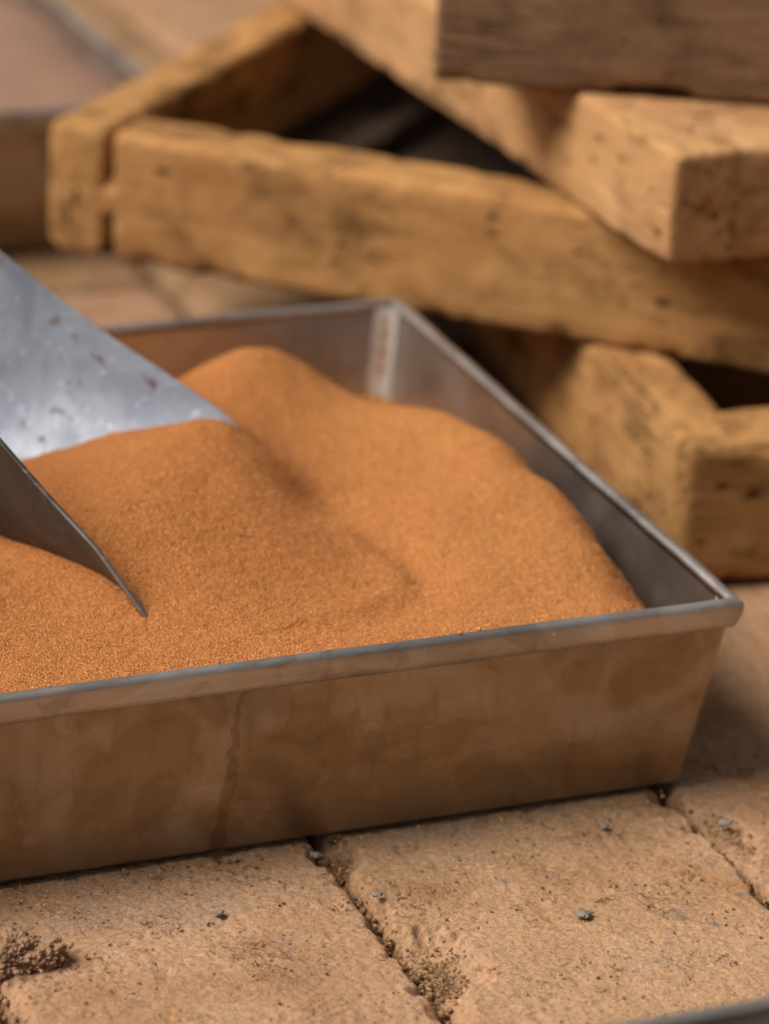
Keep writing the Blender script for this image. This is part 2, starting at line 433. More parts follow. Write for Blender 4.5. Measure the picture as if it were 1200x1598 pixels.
def brick_mesh(w, l, step, seed, org, dents=()):
    """worn clay brick with a rough top, crumbled edges and sides; org is its lower left corner in the world"""
    nx, ny = max(6, int(w / step)), max(10, int(l / step))
    x = np.linspace(0, w, nx); y = np.linspace(0, l, ny)
    X, Y = np.meshgrid(x, y, indexing='ij')
    P = np.stack([X.ravel() + org[0], Y.ravel() + org[1], np.zeros(X.size)], -1)
    X, Y = X.ravel(), Y.ravel()
    d = np.minimum(np.minimum(X, w - X), np.minimum(Y, l - Y))
    wav = fbm(P * 45, 4, seed) ; fine = fbm(P * 330, 4, seed + 9, 0.7)
    edge_r = 0.0022 + 0.0060 * np.clip(fbm(P * 38, 3, seed + 20) + 0.15, 0, 1)
    e = np.clip(1 - d / edge_r, 0, 1)
    z = 0.0009 * fbm(P * 14, 3, seed + 3) + 0.0006 * wav + 0.0008 * fine
    z -= e ** 2 * (0.0045 + 0.003 * np.abs(wav)) 
    pit = np.clip(fbm(P * 120, 3, seed + 31, 0.6) - 0.34, 0, 1)
    z -= 0.0035 * pit
    for (cx, cy, rx, ry, dep) in dents:
        q = np.hypot((P[:, 0] - cx) / rx, (P[:, 1] - cy) / ry) + 0.55 * fbm(P * 130, 4, seed + 40, 0.6)
        z -= dep * np.clip(1.35 - q, 0, 1) ** 0.6 * (1 + 0.4 * fine)
    # ragged outline
    jx = fbm(np.stack([np.zeros_like(Y), P[:, 1] * 55, np.full_like(Y, seed)], -1), 4, seed + 5) * 0.0016
    jy = fbm(np.stack([P[:, 0] * 55, np.zeros_like(Y), np.full_like(Y, seed)], -1), 4, seed + 6) * 0.0016
    fx = np.where(X < w / 2, np.clip(1 - X / 0.012, 0, 1), np.clip(1 - (w - X) / 0.012, 0, 1))
    fy = np.where(Y < l / 2, np.clip(1 - Y / 0.012, 0, 1), np.clip(1 - (l - Y) / 0.012, 0, 1))
    V = np.stack([X + jx * fx, Y + jy * fy, z], -1)
    F = grid_faces(nx, ny)
    # skirt down the sides
    idx = np.arange(nx * ny).reshape(nx, ny)
    loop = np.concatenate([idx[:-1, 0], idx[-1, :-1], idx[:0:-1, -1], idx[0, :0:-1]])
    n0 = len(V)
    sk = V[loop].copy(); sk[:, 2] = -0.03
    cen = np.array([w / 2, l / 2])
    sk[:, :2] = cen + (sk[:, :2] - cen) * np.array([1 - 0.004 / w, 1 - 0.004 / l])
    k = len(loop); a = np.arange(k)
    S = np.stack([loop, n0 + a, n0 + (a + 1) % k, loop[(a + 1) % k]], -1)
    return make_mesh('brick', np.concatenate([V, sk]), np.concatenate([F[:, ::-1] if False else F, S]))

DENTS = [(-0.1585, -0.086, 0.0125, 0.019, 0.0095), (-0.1665, 0.004, 0.008, 0.010, 0.008), (-0.014, -0.03, 0.008, 0.015, 0.004),
         (-0.1655, -0.118, 0.004, 0.02, 0.004), (-0.0225, 0.008, 0.006, 0.006, 0.006), (-0.318, -0.06, 0.006, 0.02, 0.004)]
for _i in range(64):
    jx = random.choice((-0.0204, -0.1691, -0.1691, -0.3178)) + random.choice((-1, 1)) * random.uniform(0.001, 0.004)
    DENTS.append((jx, random.uniform(-0.2, 0.03), random.uniform(0.0015, 0.0048), random.uniform(0.002, 0.010), random.uniform(0.002, 0.005)))
bricks = {}
shared = [brick_mesh(BW - 0.0034, BL - 0.005, 0.009, 900 + i, (i * 3.0, 0)) for i in range(6)]
for k in range(-7, 7):
    off = COL_OFF.get(k, random.uniform(0, BL))
    for j in range(-4, 7):
        x = X0 + k * BW + 0.0017
        y = off + j * BL + 0.0025
        if y > 1.75 or y < -0.95: continue
        near = -0.55 < x + BW and x < 0.2 and y < 0.12 and y + BL > -0.26 and k in (-4, -3, -2, -1, 0)
        if near:
            dn = [d for d in DENTS if x - 0.01 < d[0] < x + BW + 0.01 and y - 0.01 < d[1] < y + BL + 0.01]
            me = brick_mesh(BW - 0.0034, BL - 0.005, 0.00095 if k > -4 else 0.004, 50 + k * 13 + j, (x, y), dn)
            dz = random.uniform(-0.0024, -0.0016)
        else:
            me = random.choice(shared)
            dz = random.uniform(-0.003, 0.0)
        o = link('brick', me, M_BRICK, pavement, (x, y, dz))
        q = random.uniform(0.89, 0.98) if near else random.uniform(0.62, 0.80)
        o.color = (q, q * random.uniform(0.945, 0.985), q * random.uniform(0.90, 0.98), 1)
        bricks[(k, j)] = o

# ------------------------------------------------------------------ small rocks: crumbs, clod, pebbles
_t = (1 + 5 ** 0.5) / 2
ICO_V = np.array([(-1, _t, 0), (1, _t, 0), (-1, -_t, 0), (1, -_t, 0), (0, -1, _t), (0, 1, _t), (0, -1, -_t), (0, 1, -_t), (_t, 0, -1), (_t, 0, 1), (-_t, 0, -1), (-_t, 0, 1)]) / math.hypot(1, _t)
ICO_F = np.array([(0, 11, 5), (0, 5, 1), (0, 1, 7), (0, 7, 10), (0, 10, 11), (1, 5, 9), (5, 11, 4), (11, 10, 2), (10, 7, 6), (7, 1, 8), (3, 9, 4), (3, 4, 2), (3, 2, 6), (3, 6, 8), (3, 8, 9), (4, 9, 5), (2, 4, 11), (6, 2, 10), (8, 6, 7), (9, 8, 1)])
OCT_V = np.array([(1, 0, 0), (-1, 0, 0), (0, 1, 0), (0, -1, 0), (0, 0, 1), (0, 0, -1)], float)
OCT_F = np.array([(0, 2, 4), (2, 1, 4), (1, 3, 4), (3, 0, 4), (2, 0, 5), (1, 2, 5), (3, 1, 5), (0, 3, 5)])

def scatter_mesh(name, centres, radii, base_v, base_f, squash=0.3, jitter=0.22):
    n, k = len(centres), len(base_v)
    q = rng.normal(size=(n, 4)); q /= np.linalg.norm(q, axis=1)[:, None]
    w, x, y, z = q.T
    R = np.stack([1 - 2 * (y * y + z * z), 2 * (x * y - z * w), 2 * (x * z + y * w), 2 * (x * y + z * w), 1 - 2 * (x * x + z * z), 2 * (y * z - x * w),
                  2 * (x * z - y * w), 2 * (y * z + x * w), 1 - 2 * (x * x + y * y)], -1).reshape(n, 3, 3)
    s = 1 + squash * rng.uniform(-1, 1, (n, 1, 3))
    B = base_v[None] * s * (1 + jitter * rng.uniform(-1, 1, (n, k, 1)))
    V = np.einsum('nij,nkj->nki', R, B) * np.asarray(radii)[:, None, None] + np.asarray(centres)[:, None]
    F = (base_f[None] + (np.arange(n) * k)[:, None, None]).reshape(-1, 3)
    return make_mesh(name, V.reshape(-1, 3), F, smooth=False)

cs, rs = [], []
for (jx, n) in ((-0.0204, 500), (-0.1691, 900), (-0.3178, 500)):
    y = rng.uniform(-0.24, 0.06, n)
    cs.append(np.stack([jx + rng.normal(0, 0.0020, n), y, rng.uniform(-0.014, -0.0065, n)], -1)); rs.append(0.0003 + 0.0012 * rng.uniform(0, 1, n) ** 2)
for (cx, cy, sx, sy, n, z0) in ((-0.160, -0.088, 0.0045, 0.009, 380, -0.0080), (-0.155, -0.07, 0.01, 0.02, 50, 0.0), (-0.015, -0.03, 0.005, 0.014, 260, -0.0032), (-0.159, -0.029, 0.006, 0.01, 20, 0.0),
                                (-0.165, 0.0, 0.005, 0.008, 120, -0.006), (-0.30, -0.045, 0.02, 0.02, 160, 0.0005), (-0.25, 0.0, 0.04, 0.006, 70, 0.0), (-0.2, -0.04, 0.09, 0.05, 170, 0.0), (-0.06, -0.06, 0.06, 0.05, 110, 0.0)):
    cs.append(np.stack([rng.normal(cx, sx, n), rng.normal(cy, sy, n), z0 + rng.uniform(-0.0005, 0.0006, n)], -1)); rs.append(0.00018 + 0.0008 * rng.uniform(0, 1, n) ** 3.5)
cs = np.concatenate(cs); rs = np.concatenate(rs)
keep = cs[:, 1] < 0.012
crumbs = link('dirt_crumbs', scatter_mesh('dirt_crumbs', cs[keep], rs[keep], ICO_V, ICO_F), M_CRUMB)
tag(crumbs, 'loose brown dirt crumbs lying in the paving joints and on the nearest bricks', 'dirt', kind='stuff')

def rock_mesh(name, rx, ry, rz, seed, sub=3, rough=0.3):
    import bmesh
    bm = bmesh.new()
    bmesh.ops.create_icosphere(bm, subdivisions=sub, radius=1.0)
    V = np.array([v.co[:] for v in bm.verts])
    k = 1 + rough * fbm(V * 1.7 + seed, 4, seed) + rough * 0.55 * fbm(V * 5 + seed, 5, seed + 4, 0.7)
    V = V * k[:, None] * np.array([rx, ry, rz])
    F = np.array([[v.index for v in f.verts] for f in bm.faces])
    bm.free()
    return make_mesh(name, V, F)

clod = empty('dirt_clod', (-0.309, -0.0415, 0.0))
tag(clod, 'crumbly dark brown lump of dirt at the lower left by the tray', 'dirt clod')
for (dx, dy, rx, ry, rz, sd) in ((0, 0, 0.010, 0.011, 0.0085, 1), (0.0125, -0.002, 0.0095, 0.0085, 0.006, 2), (-0.011, 0.004, 0.009, 0.009, 0.009, 3)):
    link('lump', rock_mesh('lump', rx * 0.85, ry * 0.85, rz * 0.85, sd, 6, 0.6), M_CLOD, clod, (dx * 0.85, dy, rz * 0.25))
n = 200
th = rng.uniform(0, 2 * np.pi, n); rr = rng.uniform(0, 1, n) ** 0.6
cc = np.stack([0.002 + 0.021 * rr * np.cos(th), 0.0145 * rr * np.sin(th), 0.0008 + 0.010 * (1 - rr) * rng.uniform(0.2, 1.1, n)], -1)
tag(link('clod_crumbs', scatter_mesh('clod_crumbs', cc, 0.00025 + 0.0012 * rng.uniform(0, 1, n) ** 4, ICO_V, ICO_F), M_CLOD, clod), kind='stuff')

for (px, py, r, rz, sd, key) in ((-0.0965, -0.0738, 0.0036, 0.0009, 11, (-1, -1)), (-0.1757, 0.0005, 0.0026, 0.0016, 12, (-2, -1)), (-0.0595, -0.0112, 0.0020, 0.0009, 13, (-1, -1)),
                             (-0.0125, -0.0225, 0.0034, 0.0018, 15, (0, -1)), (-0.2265, -0.031, 0.0024, 0.0006, 16, (-2, -1)), (-0.1645, -0.036, 0.0020, 0.0012, 20, (-2, -1))):
    par = bricks.get(key)
    if par is None: continue
    link('pebble', rock_mesh('pebble', r * 0.9, r * 0.75, rz * 0.6, sd, 3, 0.7), M_STONE, par, Vector((px, py, 0.0003)) - par.location)

# ------------------------------------------------------------------ metal trays
TL, TD, TH = 0.56, 0.3685, 0.085
INS = 0.0137

def pan_mesh():
    prof = [(-0.0045, 0.0830), (-0.0143, 0.0040), (-0.0155, 0.0026), (-0.05, 0.0022)]             # inside: n (inwards negative), z
    outp = [(-0.05, 0.0006), (-0.0170, 0.0006), (-0.0142, 0.0009), (-0.0136, 0.0019), (-0.0132, 0.0050), (-0.0038, 0.0720), (-0.0034, 0.0826)]
    V, F = [], []
    def ring(nz, nsub):
        nn, z = nz
        x0, x1, y0, y1 = -TL - nn, nn, -nn, TD + nn
        r = 0.0026
        pts = []
        for (cx, cy, a0) in ((x1 - r, y0 + r, -90), (x1 - r, y1 - r, 0), (x0 + r, y1 - r, 90), (x0 + r, y0 + r, 180)):
            for s in range(4):
                a = math.radians(a0 + 30 * s)
                pts.append((cx + r * math.cos(a), cy + r * math.sin(a), z))
        return pts
    rings = [ring(q, 0) for q in prof + outp]
    m = len(rings[0])
    for r_ in rings: V += r_
    for i in range(len(rings) - 1):
        if i == len(prof) - 1: continue
        for j in range(m):
            F.append((i * m + j, i * m + (j + 1) % m, (i + 1) * m + (j + 1) % m, (i + 1) * m + j))
    F.append(tuple((len(prof) - 1) * m + j for j in range(m)))
    F.append(tuple(len(prof) * m + j for j in reversed(range(m))))
    me = make_mesh('pan', np.array(V), F, smooth=False)
    return me

def rim_mesh(length, seed):
    """one folded hem: runs along local x from 0 to length, local y points inwards; mitred ends, slightly wavy"""
    prof = [(0.0046, 0.0712), (0.0049, 0.0826)]
    for a in np.linspace(0, 180, 9):
        prof.append((0.00235 + 0.00255 * math.cos(math.radians(a)), 0.0826 + 0.0024 * math.sin(math.radians(a))))
    prof += [(-0.0001, 0.0795), (0.0011, 0.0755), (0.0021, 0.0729), (0.0027, 0.0723), (0.0033, 0.0729), (0.0036, 0.0738)]
    prof = np.array(prof)
    ns = 60
    V = []
    for i in range(ns):
        t = i / (ns - 1)
        P = prof.copy()
        w = vnoise(np.array([[t * 7, seed, 0.3]]), seed)[0]
        w2 = vnoise(np.array([[t * 23, seed, 0.3]]), seed + 1)[0]
        P[:, 0] += np.where(P[:, 0] < 0.003, 0.00040 * w, 0)
        P[:, 1] += 0.00030 * w2
        x = 0.0003 + P[:, 0] + t * (length - 0.0006 - 2 * P[:, 0])
        V.append(np.stack([x, P[:, 0], P[:, 1]], -1))
    V = np.concatenate(V)
    k = len(prof)
    F = [tuple(f) for f in grid_faces(ns, k)]
    F += [(i * k + k - 1, (i + 1) * k + k - 1, (i + 1) * k, i * k) for i in range(ns - 1)]
    nv = len(V)
    V = np.concatenate([V, V[:k], V[-k:]])                  # end caps with edges of their own
    F += [tuple(nv + j for j in range(k)), tuple(nv + k + j for j in reversed(range(k)))]
    return make_mesh('rim', V, F)

PAN = pan_mesh(); PAN.materials.append(M_PAN)
RIM_L = rim_mesh(TL, 3); RIM_L.materials.append(M_RIM)
RIM_S = rim_mesh(TD, 8); RIM_S.materials.append(M_RIM)

def seam_mesh():
    """folded corner seam up the inside of a corner: a narrow raised strip"""
    V, F = [], []
    n = 14
    for i in range(n):
        t = i / (n - 1)
        z = 0.006 + t * 0.0765
        nn = 0.0139 - t * 0.0092
        wob = 0.0004 * math.sin(i * 1.9)
        w = 0.0088 + wob
        # across the corner, from wall to wall
        V += [(-nn - w, nn + 0.0004, z), (-nn - w * 0.82, nn + 0.0013, z), (-nn - 0.0024, nn + 0.0024, z), (-nn - 0.0013, nn + w * 0.82, z), (-nn - 0.0004, nn + w, z)]
    for f in grid_faces(n, 5): F.append(tuple(f))
    return make_mesh('corner_seam', np.array(V), F)

SEAM = seam_mesh(); SEAM.materials.append(M_SEAM)

def rust_strip():
    V = []
    n = 10
    for i in range(n):
        t = i / (n - 1)
        z = 0.050 + t * 0.029
        nn = 0.0139 - (z - 0.006) / 0.0765 * 0.0092
        w = 0.0026 + 0.0012 * math.sin(i * 2.3)
        V += [(-nn - 0.0008 - w, nn + 0.0026, z), (-nn - 0.0022, nn + 0.0030, z), (-nn - 0.0022, nn + 0.0022 + w, z)]
    return make_mesh('rust_strip', np.array(V), grid_faces(n, 3))

def tray(loc, label, rz=0.0, rust=False):
    t = empty('metal_tray', loc, rz)
    tag(t, label, 'tray', 'tapered steel trays with folded rims')
    link('pan', PAN, M_PAN, t)
    for (me, x, y, a) in ((RIM_L, -TL, 0, 0), (RIM_S, 0, 0, 90), (RIM_L, 0, TD, 180), (RIM_S, -TL, TD, 270)):
        r = link('rim', me, M_RIM, t, (x, y, 0))
        r.rotation_euler = (0, 0, math.radians(a))
    for (x, y, a) in ((0, 0, 0), (0, TD, 90), (-TL, TD, 180), (-TL, 0, 270)):
        s = link('corner_seam', SEAM, M_SEAM, t, (x, y, 0))
        s.rotation_euler = (0, 0, math.radians(a))
        if rust and a == 90:
            me = rust_strip()
            link('rust_patch', me, M_RUST, s)
    return t

tray((0, 0, 0.0003), 'grey steel tray heaped with orange sand and holding the scoop', 0, True)
tray((0.001, 0.7045, 0.0008), 'blurred steel tray of pinkish sand behind the wooden moulds at upper left', math.radians(0.6))
tray((0.10, -0.281 - TD, 0.0008), 'steel tray of which only a blurred grey rim shows at the lower right corner')

# ------------------------------------------------------------------ sand heaps
def wall_n(z): return 0.0046 + (0.083 - np.clip(z, 0.004, 0.083)) / 0.083 * 0.0092

CTRL = [  # x, y, z
    # along the front wall
    (-0.55, 0.012, 0.078), (-0.45, 0.012, 0.079), (-0.36, 0.012, 0.0795), (-0.30, 0.013, 0.0800), (-0.25, 0.013, 0.0795), (-0.20, 0.013, 0.0790), (-0.15, 0.013, 0.0790), (-0.11, 0.013, 0.0790), (-0.07, 0.013, 0.0785), (-0.045, 0.013, 0.0770), (-0.032, 0.030, 0.0725), (-0.020, 0.013, 0.060),
    # along the right wall
    (-0.006, 0.03, 0.047), (-0.006, 0.08, 0.048), (-0.006, 0.13, 0.050), (-0.006, 0.18, 0.052), (-0.006, 0.23, 0.046), (-0.006, 0.29, 0.040), (-0.006, 0.36, 0.038),
    # crest as seen against the walls
    (-0.030, 0.066, 0.0800), (-0.026, 0.095, 0.0825), (-0.027, 0.12, 0.0875), (-0.028, 0.168, 0.0885), (-0.038, 0.202, 0.090), (-0.048, 0.222, 0.0875), (-0.054, 0.242, 0.0795), (-0.060, 0.260, 0.0775), (-0.077, 0.27, 0.0893), (-0.094, 0.27, 0.1010), (-0.117, 0.255, 0.1110), (-0.123, 0.275, 0.0995), (-0.138, 0.285, 0.0880), (-0.165, 0.29, 0.078),
    # falling to the back wall
    (-0.05, 0.32, 0.056), (-0.10, 0.33, 0.066), (-0.15, 0.335, 0.064), (-0.22, 0.33, 0.062), (-0.10, 0.36, 0.050), (-0.2, 0.36, 0.052), (-0.3, 0.36, 0.055), (-0.4, 0.36, 0.058), (-0.5, 0.36, 0.06),
    # inside the scoop
    (-0.160, 0.185, 0.1075), (-0.205, 0.130, 0.1070), (-0.185, 0.150, 0.1085), (-0.195, 0.205, 0.0975), (-0.222, 0.213, 0.0865), (-0.235, 0.175, 0.0925), (-0.225, 0.110, 0.099), (-0.27, 0.21, 0.074),
    (-0.19, 0.105, 0.0985), (-0.155, 0.135, 0.1015), (-0.205, 0.085, 0.0915),
    # lip and outside right of the scoop
    (-0.120, 0.190, 0.0935), (-0.120, 0.155, 0.0855), (-0.135, 0.235, 0.1040), (-0.105, 0.225, 0.0980), (-0.085, 0.215, 0.0920),
    # valley from the lip to the front, then the right mound
    (-0.118, 0.120, 0.0800), (-0.110, 0.092, 0.0755), (-0.126, 0.066, 0.0745), (-0.150, 0.044, 0.0765), (-0.165, 0.070, 0.0830), (-0.150, 0.100, 0.0895),
    (-0.090, 0.100, 0.0840), (-0.070, 0.075, 0.0850), (-0.072, 0.130, 0.0890), (-0.060, 0.165, 0.0900), (-0.085, 0.165, 0.0885), (-0.095, 0.055, 0.0800), (-0.055, 0.05, 0.0820), (-0.05, 0.100, 0.0880), (-0.10, 0.03, 0.0785),
    # near left of the scoop
    (-0.227, 0.061, 0.0800), (-0.25, 0.095, 0.0820), (-0.262, 0.130, 0.0868), (-0.20, 0.045, 0.0800), (-0.25, 0.045, 0.0795), (-0.29, 0.075, 0.0830), (-0.29, 0.14, 0.0900), (-0.33, 0.10, 0.086), (-0.36, 0.18, 0.094), (-0.33, 0.25, 0.082), (-0.45, 0.12, 0.086), (-0.45, 0.25, 0.084), (-0.53, 0.2, 0.08), (-0.3, 0.3, 0.07),
]
SC_MID = np.array([-0.176, 0.1025]); SC_LAT = np.array([0.769, 0.639]); SC_AX = np.array([-0.639, 0.769])
for (s_, l_, z_) in ((0.045, 0.060, 0.1130), (0.03, 0.062, 0.1052), (0.015, 0.063, 0.0975), (0.002, 0.062, 0.0850), (0.06, 0.055, 0.1080), (0.045, 0.080, 0.1030), (0.028, 0.078, 0.0970), (0.012, 0.076, 0.0900)):
    p_ = SC_MID + SC_AX * s_ + SC_LAT * l_
    CTRL.append((p_[0], p_[1], z_))
C_ = np.array(CTRL)

def sand_height(X, Y):
    Q = np.stack([X, Y], -1)
    D = np.linalg.norm(C_[None, :, :2] - C_[:, None, :2], axis=-1)
    phi = lambda d: np.sqrt(d * d + 0.016 ** 2)
    A = phi(D) + np.eye(len(C_)) * -0.0007
    n = len(C_)
    Mx = np.zeros((n + 3, n + 3)); Mx[:n, :n] = A
    Pm = np.concatenate([np.ones((n, 1)), C_[:, :2]], 1)
    Mx[:n, n:] = Pm; Mx[n:, :n] = Pm.T
    sol = np.linalg.solve(Mx, np.concatenate([C_[:, 2], np.zeros(3)]))
    z = np.zeros(len(Q))
    for i in range(0, len(Q), 20000):
        q = Q[i:i + 20000]
        d = np.linalg.norm(q[:, None] - C_[None, :, :2], axis=-1)
        z[i:i + 20000] = phi(d) @ sol[:n] + sol[n] + q @ sol[n + 1:]
    return z

def sand_detail(P, seed):
    return 0.0011 * fbm(P * 30, 3, seed) + 0.00055 * fbm(P * 110, 3, seed + 5) + 0.0003 * fbm(P * 420, 2, seed + 8)

nx, ny = 560, 360
gx = np.linspace(-TL + 0.004, -0.004, nx); gy = np.linspace(0.004, TD - 0.004, ny)
X, Y = [a.ravel() for a in np.meshgrid(gx, gy, indexing='ij')]
Z = sand_height(X, Y)
Z += sand_detail(np.stack([X, Y, np.zeros_like(X)], -1), 70)
# slip edge where the scoop has pushed the sand to the right and to the front
SLIP = np.array([(-0.131, 0.150), (-0.121, 0.120), (-0.112, 0.092), (-0.1115, 0.072), (-0.121, 0.056), (-0.140, 0.047), (-0.165, 0.042)])
_P = np.stack([X, Y], -1)
_P[:, 0] += 0.0035 * fbm(np.stack([X * 60, Y * 60, X * 0], -1), 3, 91)
_P[:, 1] += 0.0035 * fbm(np.stack([X * 60, Y * 60, X * 0 + 5], -1), 3, 92)
best = np.full(len(_P), 9.0); sgn = np.zeros(len(_P)); along = np.zeros(len(_P))
for a_, (p0, p1) in enumerate(zip(SLIP[:-1], SLIP[1:])):
    d_ = p1 - p0; L2 = d_ @ d_
    t_ = np.clip(((_P - p0) @ d_) / L2, 0, 1)
    w_ = _P - (p0 + t_[:, None] * d_)
    dist = np.linalg.norm(w_, axis=1)
    cr_ = d_[0] * (_P[:, 1] - p0[1]) - d_[1] * (_P[:, 0] - p0[0])
    m_ = dist < best
    best = np.where(m_, dist, best); sgn = np.where(m_, np.sign(cr_), sgn); along = np.where(m_, (a_ + t_) / (len(SLIP) - 1), along)
side_ = -best * sgn                                            # positive on the scoop's side
ramp_ = np.clip(side_ / 0.010 * 0.5 + 0.5, 0, 1); ramp_ = ramp_ * ramp_ * (3 - 2 * ramp_)
Z += 0.0066 * np.sin(np.pi * np.clip(along, 0.02, 0.98)) ** 0.7 * (ramp_ * np.exp(-np.maximum(side_, 0) / 0.030) - 0.35 * (1 - ramp_) * np.exp(-np.maximum(-side_, 0) / 0.012))
Z = np.maximum(Z, 0.006)
wn_ = wall_n(Z)
SV = np.stack([np.clip(X, -TL + wn_, -wn_), np.clip(Y, wn_, TD - wn_), Z], -1)
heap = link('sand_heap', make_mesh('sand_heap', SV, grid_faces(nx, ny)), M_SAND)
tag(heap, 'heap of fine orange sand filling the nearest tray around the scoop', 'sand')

# loose grains over the part of the heap that is in focus
n = 130000
gxr = rng.uniform(-0.34, -0.02, n); gyr = 0.006 + 0.16 * rng.uniform(0, 1, n) ** 1.3
iz = (np.clip(np.round((gxr - gx[0]) / (gx[1] - gx[0])).astype(int), 0, nx - 1), np.clip(np.round((gyr - gy[0]) / (gy[1] - gy[0])).astype(int), 0, ny - 1))
gz = Z.reshape(nx, ny)[iz]
ok = (gyr > wall_n(gz) + 0.0006) & (gxr < -wall_n(gz) - 0.001)
cg = np.stack([gxr, gyr, gz + 0.00005], -1)[ok]
rg = (0.00016 + 0.00022 * rng.uniform(0, 1, n) ** 2)[ok]
tag(link('sand_grains', scatter_mesh('sand_grains', cg, rg, OCT_V, OCT_F, 0.3, 0.2), M_GRAIN, heap), kind='stuff')

sp = []
m_ = 170
sx = rng.uniform(-0.34, 0.0, m_); sp.append(np.stack([sx, 0.0105 - np.abs(rng.normal(0, 0.009, m_)), np.full(m_, 0.0008)], -1))
m_ = 120
sx = rng.normal(-0.29, 0.03, m_); sp.append(np.stack([sx, 0.008 - np.abs(rng.normal(0, 0.012, m_)), np.full(m_, 0.0008)], -1))
m_ = 26
sp.append(np.stack([rng.choice((-0.29, -0.21, -0.115), m_) + rng.normal(0, 0.012, m_), rng.uniform(0.0018, 0.0042, m_), np.full(m_, 0.0858)], -1))
sp = np.concatenate(sp)
tag(link('spilled_sand', scatter_mesh('spilled_sand', sp, 0.0002 + 0.0005 * rng.uniform(0, 1, len(sp)) ** 3, ICO_V, ICO_F), M_GRAIN), 'stray orange sand grains along the foot and rim of the full tray', 'sand', kind='stuff')

# pink sand of the far tray
pxg = np.linspace(-TL + 0.006, -0.006, 90); pyg = np.linspace(0.006, TD - 0.006, 60)
PX, PY = [a.ravel() for a in np.meshgrid(pxg, pyg, indexing='ij')]
edge = np.minimum(-PX, 0.2)
PZ = 0.081 + 0.010 * np.exp(-((PX + 0.2) ** 2) / 0.02 - ((PY - 0.2) ** 2) / 0.02) - 0.016 * np.exp(-(-PX) / 0.030) + 0.004 * fbm(np.stack([PX * 18, PY * 18, PX * 0], -1), 3, 5)
PZ = np.minimum(PZ, 0.079 + np.clip(PY - 0.006, 0, 1) * 0.5)
w_ = wall_n(PZ)
PV = np.stack([np.clip(PX, -TL + w_, -w_), np.clip(PY, w_, TD - w_), PZ], -1)
ph = link('sand_heap', make_mesh('pink_sand_heap', PV, grid_faces(90, 60)), M_PINK, None, (0.001, 0.7045, 0.0))
ph.rotation_euler = (0, 0, math.radians(0.6))
tag(ph, 'smooth pinkish sand filling the blurred tray at the upper left', 'sand')

# ------------------------------------------------------------------ scoop
S_MID = np.array([-0.176, 0.1025]); S_LAT = np.array([0.769, 0.639]); S_AX = np.array([-0.639, 0.769])
s_key = np.array([-0.004, 0.0, 0.006, 0.014, 0.02, 0.03, 0.044, 0.068, 0.105, 0.156, 0.22, 0.27])
near_s = np.array([-0.01, 0.0, 0.02, 0.044, 0.068, 0.12, 0.2, 0.28]); near_z = np.array([0.071, 0.0815, 0.104, 0.1235, 0.1440, 0.179, 0.212, 0.235])
far_s = np.array([-0.01, 0.0, 0.012, 0.03, 0.046, 0.105, 0.156, 0.22, 0.28]); far_z = np.array([0.068, 0.0765, 0.0905, 0.1025, 0.1130, 0.1345, 0.157, 0.186, 0.21])
ns, nt = 70, 61
SVv = []
for s in np.linspace(-0.002, 0.26, ns):
    zn, zf = np.interp(s, near_s, near_z), np.interp(s, far_s, far_z)
    zb = 0.0705 + 0.02 * max(0, s - 0.03) - 0.008 * max(0, 1 - s / 0.03)
    half = 0.0655 + 0.012 * max(0.0, s) / 0.26
    for t in np.linspace(-1, 1, nt):
        # denser near the walls
        a = math.sin(t * math.pi / 2)
        zr = zn if a < 0 else zf
        z = zb + (zr - zb) * abs(a) ** 3.4
        # lip rounded in plan
        sh = s - 0.010 * (1 - abs(a) ** 2.2) * max(0, 1 - max(s, 0) / 0.06)
        p = S_MID + S_AX * sh + S_LAT * (half * a)
        SVv.append((p[0], p[1], z))
SVv = np.array(SVv)
SVv[:, 2] += 0.0006 * fbm(SVv * 25, 2, 3)
scoop = empty('metal_scoop', (S_MID[0], S_MID[1], 0.07))
tag(scoop, 'grey zinc scoop with rust spots pushed into the orange sand', 'scoop')
_org = np.array([S_MID[0], S_MID[1], 0.07])
bl = link('blade', make_mesh('blade', SVv - _org, grid_faces(ns, nt)), M_ZINC_SHADE, scoop)
bl.data.materials.append(M_ZINC)
bl.data.materials.append(M_EDGE)
so = bl.modifiers.new('thickness', 'SOLIDIFY'); so.thickness = 0.0019; so.offset = 0; so.material_offset = 1; so.material_offset_rim = 2
# closed back and handle beyond the frame
sec = SVv[-nt:]
cen = sec.mean(0)
bk = np.concatenate([sec, [cen]])
bko = link('back_plate', make_mesh('back_plate', bk - _org, [(i, i + 1, nt) for i in range(nt - 1)] + [(nt - 1, 0, nt)], smooth=False), M_ZINC, scoop)
so = bko.modifiers.new('thickness', 'SOLIDIFY'); so.thickness = 0.0013
hv = []
hd = np.array([S_AX[0] * 0.93, S_AX[1] * 0.93, 0.36]); hd /= np.linalg.norm(hd)
e1 = np.array([S_LAT[0], S_LAT[1], 0]); e2 = np.cross(hd, e1)
for i in range(14):
    t = i / 13
    r = (0.012 + 0.003 * math.sin(t * math.pi)) * (1.0 if 0 < i < 13 else 0.75)
    for k in range(18):
        a = 2 * math.pi * k / 18
        hv.append(cen + hd * (t * 0.12 - 0.002) + e1 * r * math.cos(a) + e2 * r * math.sin(a))
hf = [tuple(f) for f in grid_faces(14, 18)] + [(i * 18 + 17, (i + 1) * 18 + 17, (i + 1) * 18, i * 18) for i in range(13)] + [tuple(13 * 18 + k for k in range(18))]
link('handle', make_mesh('handle', np.array(hv) - _org, hf), M_WOOD_DARK, scoop)

